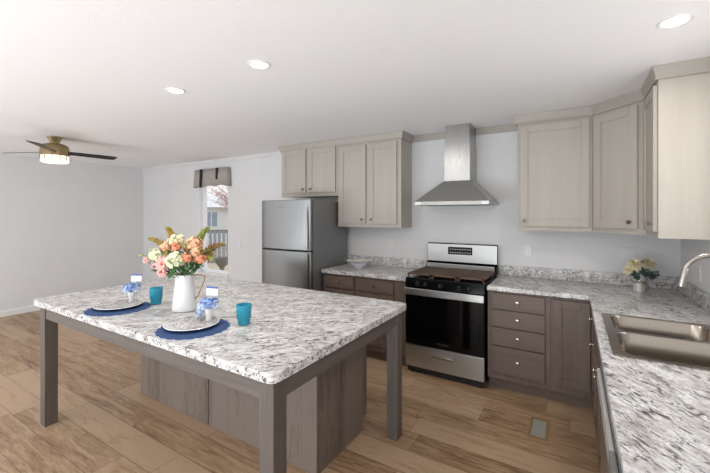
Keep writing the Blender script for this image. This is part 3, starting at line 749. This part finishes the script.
def placemat(label, x, y, first=[]):
    c = thing('placemat', label, 'placemat', (x, y, .914), group='navy scalloped placemats')
    n = 220
    B().slab([(.179 * SC(2 * PI * i / n) * math.cos(2 * PI * i / n), .179 * SC(2 * PI * i / n) * math.sin(2 * PI * i / n)) for i in range(n)], [], .0035, .006).build('pad', 'mat_blue', c)
    B().slab([(.183 * SC(2 * PI * i / n) * math.cos(2 * PI * i / n), .183 * SC(2 * PI * i / n) * math.sin(2 * PI * i / n)) for i in range(n)], [], .0004, .0034).build('edging', 'mat_edge', c)
    return c
def plate(label, x, y):
    c = thing('plate', label, 'plate', (x, y, .9202), group='pale patterned plates')
    B().lathe([(0, .006), (.085, .006), (.1, .009), (.136, .018), (.139, .019), (.141, .017), (.139, .0155), (.1, .004), (.09, .0005), (0, .0005)], n=64).build('dish', 'plate', c, 50)
    B().lathe([(.1385, .0192), (.141, .0205), (.1435, .0188), (.1425, .0165), (.1408, .0168)], n=64).build('gilded_rim', 'plate_rim', c, 50)
    return c
def tumbler(label, x, y):
    c = tag(B().lathe([(0, .003), (.032, .003), (.0345, .01), (.0345, .03), (.0395, .036), (.0425, .112), (.0405, .112), (.0375, .038), (.0325, .03), (.031, .016), (0, .014)], n=48,
                      wob=lambda a, r, z: 1 + (.018 * math.cos(16 * a) if z > .034 and r > .038 else 0)).build('tumbler', 'teal', None, 40, loc=(x, y, .9141)), label, 'glass', 'teal glass tumblers')
    return c
placemat('navy scalloped placemat farther left on the island table', -2.545, 1.225); placemat('navy scalloped placemat in front of the white pitcher', -1.76, 1.23)
plate('pale plate on the left placemat', -2.58, 1.245); plate('pale plate on the placemat in front of the white pitcher', -1.795, 1.243)
tumbler('teal glass tumbler left of the white pitcher', -2.474, 1.435); tumbler('teal glass tumbler right of the white pitcher near the table middle', -1.591, 1.43)
def floret(b, c, d, r, n=4, cup=.3):
    c, d = Vector(c), Vector(d).normalized(); u = d.orthogonal().normalized(); w = d.cross(u); ph = random.random() * 6
    for k in range(n):
        a = ph + 2 * PI * k / n; p = u * math.cos(a) + w * math.sin(a)
        b.leaf(c, p + d * cup, d, r, r * .95, .1, 3, .1)
def cluster(b, c, r, count, fr, squash=1., n=4, bias=(0, 0, .3)):
    c = Vector(c); g = PI * (3 - 5 ** .5)
    for i in range(count):
        z = 1 - 2 * (i + .5) / count; q = (1 - z * z) ** .5
        d = Vector((q * math.cos(g * i), q * math.sin(g * i), z)); 
        if z < -.55: continue
        p = c + Vector((d.x * r, d.y * r, d.z * r * squash)) * random.uniform(.6, 1.25)
        floret(b, p, d + Vector(bias) * .3, fr, n)
def small_setting(x, y, zb, which, cardturn, cardoff):
    v = thing('bud_vase', 'small white vase of blue flowers on the ' + which, 'vase', (x, y, zb), group='small white bud vases')
    B().lathe([(0, .0008), (.017, .0008), (.019, .004), (.0165, .02), (.021, .055), (.024, .072), (.022, .072), (.019, .055), (.014, .02), (0, .012)], n=28,
              wob=lambda a, r, z: 1 + (.04 * math.cos(10 * a) if r > .015 else 0)).build('vase_body', 'vase_white', v)
    f = thing('blue_flowers', 'bunch of blue flowers in the vase on the ' + which, 'flowers', (x, y, zb + .062), group='blue flower bunches')
    b = B()
    for k in range(7):
        a = k * .9; b.tube([(.008 * math.cos(a), .008 * math.sin(a), -.035), (.025 * math.cos(a), .025 * math.sin(a), .035)], .0012, 5)
    b.build('stems', 'stem', f)
    for k in range(6):
        a = k * PI / 3 + .4; b = B(); r = .036
        cluster(b, (r * math.cos(a), r * math.sin(a), .028 + .012 * (k % 2)), .022, 26, .0105, n=5)
        b.build('bloom', 'petal_blue' if k % 2 else 'petal_pale', f)
    b = B(); cluster(b, (0, 0, .046), .024, 28, .0105, n=5); b.build('bloom', 'petal_blue', f)
    p = Vector((x, y, zb + .08)) + CF * .035 + CR * cardoff
    c = thing('place_card', 'white card with a blue band behind the flowers on the ' + which, 'card', p, R(YAW) + cardturn, group='blue-banded place cards')
    B().box(-.037, .037, 0, .004, .055, .105, .001).build('card', 'white_gloss', c)
    B().box(-.0375, .0375, -.0006, .0046, .0955, .1075, .001).build('band', 'card_blue', c)
    B().cyl((0, .002, -.07), (0, .002, .056), .0016, n=8).build('pick', 'nickel', c)
    return f
small_setting(-2.62, 1.345, .9265, 'left plate', 0, .012)
f2 = small_setting(-1.785, 1.345, .9265, 'plate before the white pitcher', R(-14), .004)
b = B()
for k in range(3):
    cluster(b, CR * (-.045 - .006 * k) + Vector((0, 0, .015 - .022 * k)), .019, 22, .01, n=5)
b.tube([(0, 0, -.02), (-.02, -.01, .02), CR * -.045 + Vector((0, 0, .0))], .0012, 5)
b.build('drooping_bloom', 'petal_pale', f2)

# pitcher
J = Vector((-2.16, 1.441, .914)); JT = 1.145
pt = thing('pitcher', 'tall white enamel pitcher holding the big mixed bouquet on the island', 'pitcher', J, R(YAW))
def lip(a, r, z):
    return 1 + (.28 * max(0, math.cos(a - PI)) ** 10 * max(0, (z - .19) / .045) if z > .19 else 0)
B().lathe([(0, .001), (.074, .001), (.077, .004), (.0765, .012), (.066, .10), (.055, .19), (.0535, .215), (.056, .23), (.0575, .232), (.0555, .233), (.051, .215), (.052, .19), (.062, .10), (.07, .014), (0, .01)], n=48, wob=lip).build('jug_body', 'white_gloss', pt, 50)
MAT['brass'] = plain('aged_brass', '#9b8360', .4, .8)
B().tube([(.054, 0, .222), (.08, 0, .228), (.11, 0, .228), (.126, 0, .222), (.131, 0, .208), (.126, 0, .185), (.108, 0, .14), (.088, 0, .09), (.0672, 0, .072)], .0042, 10).build('handle', 'brass', pt)
# bouquet
MAT['pink'] = plain('pink_petals', '#e9b0ab', .7, 0., .15, 60)
MAT['peach'] = plain('peach_petals', '#e8b48f', .7, 0., .3, 70)
MAT['coral'] = plain('coral_petals', '#dc9270', .7, 0., .25, 70)
MAT['cream'] = plain('cream_petals', '#e6e1bd', .7, 0., .15, 70)
MAT['ivory_green'] = plain('greenish_cream_petals', '#dcdfba', .7, 0., .2, 70)
MAT['gold'] = plain('ochre_buds', '#ab9036', .7, 0., .4, 80)
MAT['rust'] = plain('rust_buds', '#a07c50', .7, 0., .35, 80)
MAT['leaf'] = plain('dark_leaves', '#48703f', .55, 0., .3, 30)
MAT['leaf_pale'] = plain('olive_leaves', '#9aa548', .6, 0., .3, 30)
MAT['centre'] = plain('flower_centre', '#c25f55', .7, 0., .3, 120)
MOUTH = J + Vector((0, 0, .2))
def at(u, v, dep=0.): return Vector((J.x, J.y, 1.155)) + CR * ((u - 184) / 153) + CF * dep + Vector((0, 0, (272 - v) / 153))
def stem_to(parent, p, r=.0022):
    e = MOUTH - p; mid = e * .45 + Vector((0, 0, -.02)); q = e * .97 + Vector((0, 0, -.08)); q.x *= 1
    B().tube([(0, 0, 0), mid * .5 + Vector((0, 0, -.004)), mid, e * .98 + Vector((0, 0, .02)), e * .99 + Vector((0, 0, -.06))], r, 6).build('stem', 'stem', parent)
def bloom(kind, label, u, v, dep, r, mat, count=70, fr=None, cat='flower', group=None):
    p = at(u, v, dep); c = thing(kind, label, cat, p, group=group); b = B()
    cluster(b, (0, 0, 0), r, count, fr or r * .36, .85, n=5); b.build('flower_head', mat, c); stem_to(c, p)
    if True:
        b = B()
        for k in range(3):
            a = random.random() * 6; b.leaf((0, 0, -r * .5), (math.cos(a), math.sin(a), -.3), (0, 0, 1), r * 1.3, r * .7, .3)
        b.build('leaves', 'leaf', c)
    return c
def daisy(label, u, v, dep, r, mat, mat2=None, face=None):
    p = at(u, v, dep); c = thing('daisy', label, 'flower', p); d = (face or (-CF + Vector((0, 0, .25)))).normalized()
    x = d.orthogonal().normalized(); y = d.cross(x)
    for ring, n, rr, cup in ((0, 11, 1., .15), (1, 9, .7, .45)):
        b = B()
        for k in range(n):
            a = 2 * PI * (k + .5 * ring) / n; b.leaf(d * (.003 * ring), x * math.cos(a) + y * math.sin(a) + d * cup, d, r * rr, r * .42, .15, 4)
        b.build('petals', mat2 if (ring == 0 and mat2) else mat, c)
    b = B(); b.ball(d * .004, r * .22); b.build('centre', 'centre', c); stem_to(c, p - d * .004)
def spray(label, u0, v0, u1, v1, dep, mat, kind='flower_spray', n=60, w=.026):
    p = at(u0, v0, dep * .4); q = at(u1, v1, dep); c = thing(kind, label, 'flower', p); e = q - p
    pts = [e * (i / 6) + Vector((0, 0, .03 * math.sin(i / 6 * PI))) for i in range(7)]
    b = B(); b.tube(pts, [.003 - .0003 * i for i in range(7)], 6); b.build('stem', 'stem', c); stem_to(c, p)
    b = B()
    for i in range(n):
        tt = .18 + .82 * i / n; k = min(5, int(tt * 6)); base = pts[k].lerp(pts[k + 1], tt * 6 - k)
        a = i * 2.4; s = w * (1.1 - .75 * tt)
        side = e.normalized().orthogonal().normalized(); s2 = e.normalized().cross(side)
        dr = side * math.cos(a) + s2 * math.sin(a)
        b.ball(base + dr * s * .8, s * .36, sub=1); b.leaf(base + dr * s * .4, dr + Vector((0, 0, .5)), (0, 0, 1), s * 1.3, s * .6, .2, 3)
    b.build('buds', mat, c)
    b = B()
    for i in range(9):
        tt = .1 + .1 * i; k = min(5, int(tt * 6)); base = pts[k].lerp(pts[k + 1], tt * 6 - k); a = i * 2.1
        b.leaf(base, (math.cos(a), math.sin(a), .8), (0, 0, 1), .035, .012, .3)
    b.build('leaves', 'leaf_pale', c)
daisy('large pink daisy facing out low on the left of the bouquet', 170, 261, -.10, .056, 'pink', 'pink')
daisy('pale pink daisy just below the large pink one', 169, 268.5, -.095, .04, 'pink')
daisy('small pink daisy sticking out alone to the left of the bouquet', 148, 259, -.03, .024, 'pink')
daisy('pink daisy half hidden behind the large pink one', 158, 264, -.04, .03, 'pink')
bloom('hydrangea', 'cream hydrangea head at the left of the bouquet', 158, 254, -.03, .046, 'ivory_green')
bloom('hydrangea', 'large cream hydrangea head low in the bouquet middle', 182, 258, -.09, .055, 'ivory_green', 90)
bloom('hydrangea', 'yellowish cream hydrangea head at the top middle of the bouquet', 176, 240, 0, .045, 'cream')
bloom('carnation', 'peach carnation in the upper left of the bouquet', 166, 246, -.01, .034, 'peach')
bloom('carnation', 'coral carnation between the two upper cream heads', 179, 246, -.05, .032, 'coral')
bloom('carnation', 'large peach carnation at the top right of the bouquet', 195, 243, -.02, .046, 'peach')
bloom('carnation', 'peach carnation in the right middle of the bouquet', 200, 250, -.06, .036, 'peach')
bloom('carnation', 'bright coral carnation low on the right side of the bouquet', 204, 257, -.06, .038, 'coral')
bloom('carnation', 'coral carnation right of the large cream head', 193, 256, -.09, .032, 'coral')
bloom('carnation', 'small peach carnation behind the top middle of the bouquet', 187, 249, .03, .035, 'peach')
spray('ochre flower spray reaching up to the far left', 172, 256, 146, 238, .02, 'gold')
spray('ochre flower spray pointing up left of the bouquet middle', 174, 248, 163, 227, .04, 'gold')
spray('ochre flower spray pointing up to the right before the window', 194, 248, 206, 227, .05, 'leaf_pale')
spray('ochre brown budded spray leaning out to the right', 202, 256, 226, 244, .0, 'rust')
spray('short ochre brown budded spray low on the right', 202, 260, 216, 253, -.05, 'rust', n=24)
spray('thin sprig with one green bud far out on the left', 160, 262, 136, 257, -.02, 'leaf_pale', n=5, w=.016)
# leafy collar
for i, (u, v, dep, s, m, lab) in enumerate([(171, 268, -.07, .06, 'leaf', 'dark green leaf sprig hanging over the left of the pitcher rim'), (180, 268, -.10, .06, 'leaf', 'dark green leaf sprig over the front of the pitcher rim'),
                                 (191, 266, -.10, .065, 'leaf', 'dark green leaf sprig over the front right of the pitcher rim'), (200, 265, -.05, .06, 'leaf', 'dark green leaf sprig low on the right above the handle'),
                                 (209, 252, -.03, .07, 'leaf_pale', 'olive green leaf sprig at the right of the bouquet'), (190, 262, .08, .07, 'leaf', 'dark green leaf sprig at the back of the bouquet'),
                                 (172, 252, .04, .07, 'leaf', 'dark green leaf sprig deep in the left of the bouquet'),
                                 (173, 250, -.085, .035, 'gold', 'ochre leaf sprig between the left cream heads'), (188, 243, -.07, .032, 'leaf_pale', 'small olive leaf sprig between the two top heads'),
                                 (198, 262, -.12, .045, 'leaf', 'small dark leaf sprig under the coral carnation'), (162, 266, -.09, .035, 'leaf', 'small dark leaf sprig beside the low pink daisies'), (206, 247, -.08, .035, 'gold', 'small ochre sprig at the upper right of the bouquet')]):
    p = at(u, v, dep); c = thing('leaf_sprig', lab, 'leaves', p, group='leaf sprigs in the bouquet'); b = B()
    for k in range(9):
        a = 2 * PI * k / 9 + i; b.leaf((0, 0, .004 * (k % 3)), (math.cos(a), math.sin(a), .1 + .5 * (k % 3 - 1)), (0, 0, 1), s * random.uniform(.7, 1.05), s * .55, .35)
    b.build('leaves', m, c); stem_to(c, p)

# bowl on the left counter
bw = thing('bowl', 'white ruffled rim bowl on the counter beside the fridge', 'bowl', (-2.105, 3.60, .9142))
MAT['lilac_white'] = plain('white_porcelain', '#dedce8', .25)
B().lathe([(0, .001), (.04, .001), (.042, .008), (.06, .02), (.095, .055), (.102, .07), (.098, .07), (.09, .056), (.05, .022), (0, .014)], n=40).build('bowl_body', 'lilac_white', bw, 50)
t = NT('leaf_print'); nz = t.noise(t.coord(), 45, 3, .6, 1.)
t.set(Base_Color=t.ramp(nz, [(.45, lin('#e4e4de')), (.56, lin('#c3c9b6')), (.66, lin('#8f948a'))]), Roughness=.3); MAT['leaf_print'] = t.m
B().lathe([(.0985, .0705), (.12, .078), (.15, .092), (.152, .094), (.149, .0945), (.119, .081), (.0965, .0735)], n=96, wob=lambda a, r, z: 1 + .03 * math.cos(12 * a) * (r > .13)).build('ruffled_rim', 'leaf_print', bw, 50)

# galvanised vase with cream flowers
MAT['zinc'] = steel('zinc', '#d6d8d9', .35, 'z', .45)
G = Vector((.455, 3.735, .9142))
gv = thing('vase', 'small galvanized tin vase tied with twine on the counter corner', 'vase', G, R(YAW))
B().lathe([(0, .001), (.044, .001), (.0445, .004), (.0435, .135), (.0455, .138), (.0435, .139), (.041, .135), (.041, .006), (0, .005)], n=36).build('tin', 'zinc', gv)
tw = B()
for k in range(3): tw.tube([(.046 * math.cos(a), .046 * math.sin(a), .07 + .005 * k) for a in [2 * PI * i / 30 for i in range(31)]], .0028, 6)
for s_ in (-1, 1):
    tw.tube([(0, -.049, .075), (s_ * .02, -.053, .092), (s_ * .038, -.052, .09), (s_ * .03, -.053, .076), (0, -.05, .074)], .0026, 6)
    tw.tube([(0, -.049, .074), (s_ * .015, -.052, .06), (s_ * .03, -.05, .05)], .0026, 6)
tw.build('twine_bow', 'twine', gv)
MAT['mum'] = plain('cream_yellow_petals', '#f5e3c0', .7, 0., .2, 60)
MAT['mum2'] = plain('pale_yellow_petals', '#f8efd2', .7, 0., .12, 60)
MAT['leaf_blue'] = plain('blue_green_leaves', '#3f524c', .6, 0., .25, 30)
def mum(label, off, r, mat):
    p = G + off; c = thing('chrysanthemum', label, 'flower', p, group='cream chrysanthemums'); d = (off - Vector((0, 0, .1))).normalized() * .7 - CF * .5 + Vector((0, 0, .3)); d.normalize()
    x = d.orthogonal().normalized(); y = d.cross(x); b = B()
    for ring, (n, rr, cup) in enumerate(((20, 1, -.25), (20, 1, .05), (18, .92, .35), (16, .8, .7), (12, .65, 1.2), (9, .48, 2.2))):
        for k in range(n):
            a = 2 * PI * (k + .37 * ring) / n; b.leaf(d * (.004 * ring), x * math.cos(a) + y * math.sin(a) + d * cup, d, r * rr * random.uniform(.85, 1.1), r * .2, .18, 4)
    b.build('petals', mat, c)
    e = G + Vector((0, 0, .12)) - p; B().tube([(0, 0, 0), e * .6, e, e + Vector((0, 0, -.08))], .003, 6).build('stem', 'stem', c)
mum('peach cream chrysanthemum on the left of the tin vase', CR * -.055 + Vector((0, 0, .212)) - CF * .02, .064, 'mum')
mum('pale yellow chrysanthemum on the right of the tin vase', CR * .05 + Vector((0, 0, .22)) - CF * .02, .068, 'mum2')
mum('small peach chrysanthemum low on the far left of the tin vase', CR * -.085 + Vector((0, 0, .165)) + CF * .01, .04, 'mum')
for i, (dx, dz, df) in enumerate(((-.07, .135, -.03), (-.02, .165, -.06), (.03, .155, -.06), (.075, .14, -.02), (.0, .215, .02))):
    lab = ('left', 'front left', 'front right', 'right', 'top back')[i]
    p = G + CR * dx + CF * df + Vector((0, 0, dz)); c = thing('leaf_sprig', 'blue-green leaf sprig at the %s of the tin vase' % lab, 'leaves', p, group='leaf sprigs in the tin vase'); b = B()
    for k in range(7):
        a = 2 * PI * k / 7 + i; dv = -CF * (.5 + .4 * math.sin(a * 2)) + CR * math.cos(a) + Vector((0, 0, .9 * math.sin(a) - .1)); b.leaf(-CF * .006 * k, dv, -CF + Vector((0, 0, .5)), .042, .03, .4)
    b.build('leaves', 'leaf_blue', c)
    e = G + Vector((0, 0, .13)) - p; B().tube([(0, 0, 0), e * .7 + Vector((0, 0, .01)), e, e + Vector((0, 0, -.07))], .002, 6).build('stem', 'stem', c)

# ------------------------------------------------------------------ outside the window
VD = Vector((-.838, .658, 0)).normalized(); VS = Vector((VD.y, -VD.x, 0))     # away from the window, and to the right
MAT['yard'] = plain('dry_grass', '#b3a68f', .9, 0., .25, 2)
MAT['deck'] = planks('deck_boards', ['#8f7f6c', '#a8967f', '#bba88f'], .14, 3, 'x')
MAT['siding'] = plain('pale_siding', '#dcdfe0', .7)
MAT['roof'] = plain('white_roof', '#e3e6ea', .6)
MAT['blue_glass'] = plain('blue_window', '#8fa3b3', .15)
MAT['fence_blue'] = plain('fence_slate', '#8d959c', .7)
MAT['twig'] = plain('russet_twigs', '#b58c80', .8, 0., .3)
MAT['stone'] = plain('grey_stone', '#77736d', .8)
def wp(tt, s=0, z=0): return VD * tt + VS * s + Vector((0, 0, z))
ang = math.atan2(VS.y, VS.x)
struct(B().box(-40, -1, YB + .3, 40, -.75, -.7).build('ground', 'yard', smooth=0))
struct(B().box(-9.5, -3.5, YB + .16, 7.2, -.05, .04).build('deck_floor', 'deck', smooth=0))
hs = thing('house', 'pale neighbouring house across the yard seen through the window', 'house', wp(26, 0, -.7), ang)
b = B(); b.box(-6, 6, 0, 5, 0, 2.75)
for i in range(16): b.prism([(-.012, .1 + i * .165), (0, .1 + i * .165), (0, .24 + i * .165), (-.003, .25 + i * .165)], 'x', -6, 6)
b.build('wall', 'siding', hs, 0)
B().prism([(-.5, 2.7), (5.5, 2.7), (2.5, 3.7)], 'x', -6.4, 6.4).build('roof', 'roof', hs, 0)
for x0, x1 in ((-.75, .0), (1.2, 2.3), (-3.6, -2.4)):
    w = B().box(x0 - .07, x1 + .07, -.04, -.013, 1.35, 2.45).build('window_frame', 'white_trim', hs, 0)
    B().box(x0, (x0 + x1) / 2 - .03, -.05, -.041, 1.42, 2.38).box((x0 + x1) / 2 + .03, x1, -.05, -.041, 1.42, 2.38).build('pane', 'blue_glass', w, 0)
fn = thing('fence', 'slate grey picket fence in the yard beyond the window', 'fence', wp(15, 0, -.7), ang)
for z in (.35, 1.5): B().box(-5, 5, 0, .05, z, z + .13).build('rail', 'stone', fn, 0)
b = B()
for i in range(62): b.box(-5 + i * .162, -5 + i * .162 + .11, -.025, -.001, .05, 1.58)
b.build('pickets', 'fence_blue', fn, 0)
for x in (-5, -1.7, 1.7, 5): B().box(x - .06, x + .06, .051, .15, 0, 1.7).build('post', 'stone', fn, 0)
pl = thing('planter_bowl', 'grey stone bowl planter on the deck outside the window', 'planter', wp(8.6, .1, .041))
B().lathe([(0, .001), (.12, .001), (.13, .04), (.05, .1), (.05, .30), (.1, .36), (.15, .45), (.165, .52), (.15, .52), (.12, .44), (0, .41)], n=32).build('basin', 'stone', pl, 40)
def tree(label, tt, s, h, seed):
    rnd = random.Random(seed); c = thing('tree', label, 'tree', wp(tt, s, -.7), group='bare trees beyond the window')
    B().tube([(0, 0, 0), (.05, .03, h * .25), (0, .05, h * .5)], [.12, .1, .07], 8).build('trunk', 'twig', c)
    b = B()
    for i in range(150):
        a = rnd.random() * 6.28; p = Vector((0, .03, h * rnd.uniform(.3, .5))); dv = Vector((math.cos(a), math.sin(a), rnd.uniform(.2, 1.2))).normalized()
        q = p + dv * h * rnd.uniform(.25, .6); b.tube([p, (p + q) / 2 + Vector((0, 0, .1)), q], [.014, .008, .004], 4)
        for k in range(4):
            m_ = p.lerp(q, rnd.uniform(.4, 1)); e2 = Vector((rnd.uniform(-1, 1), rnd.uniform(-1, 1), rnd.uniform(0, 1))) * .5
            b.tube([m_, m_ + e2], [.007, .003], 3)
    b.build('branches', 'twig', c)
tree('bare russet tree in the yard beyond the window, nearer the right', 20, 1.4, 5.5, 3); tree('bare russet tree in the yard beyond the window, farther left', 22, -5.5, 6.0, 5)
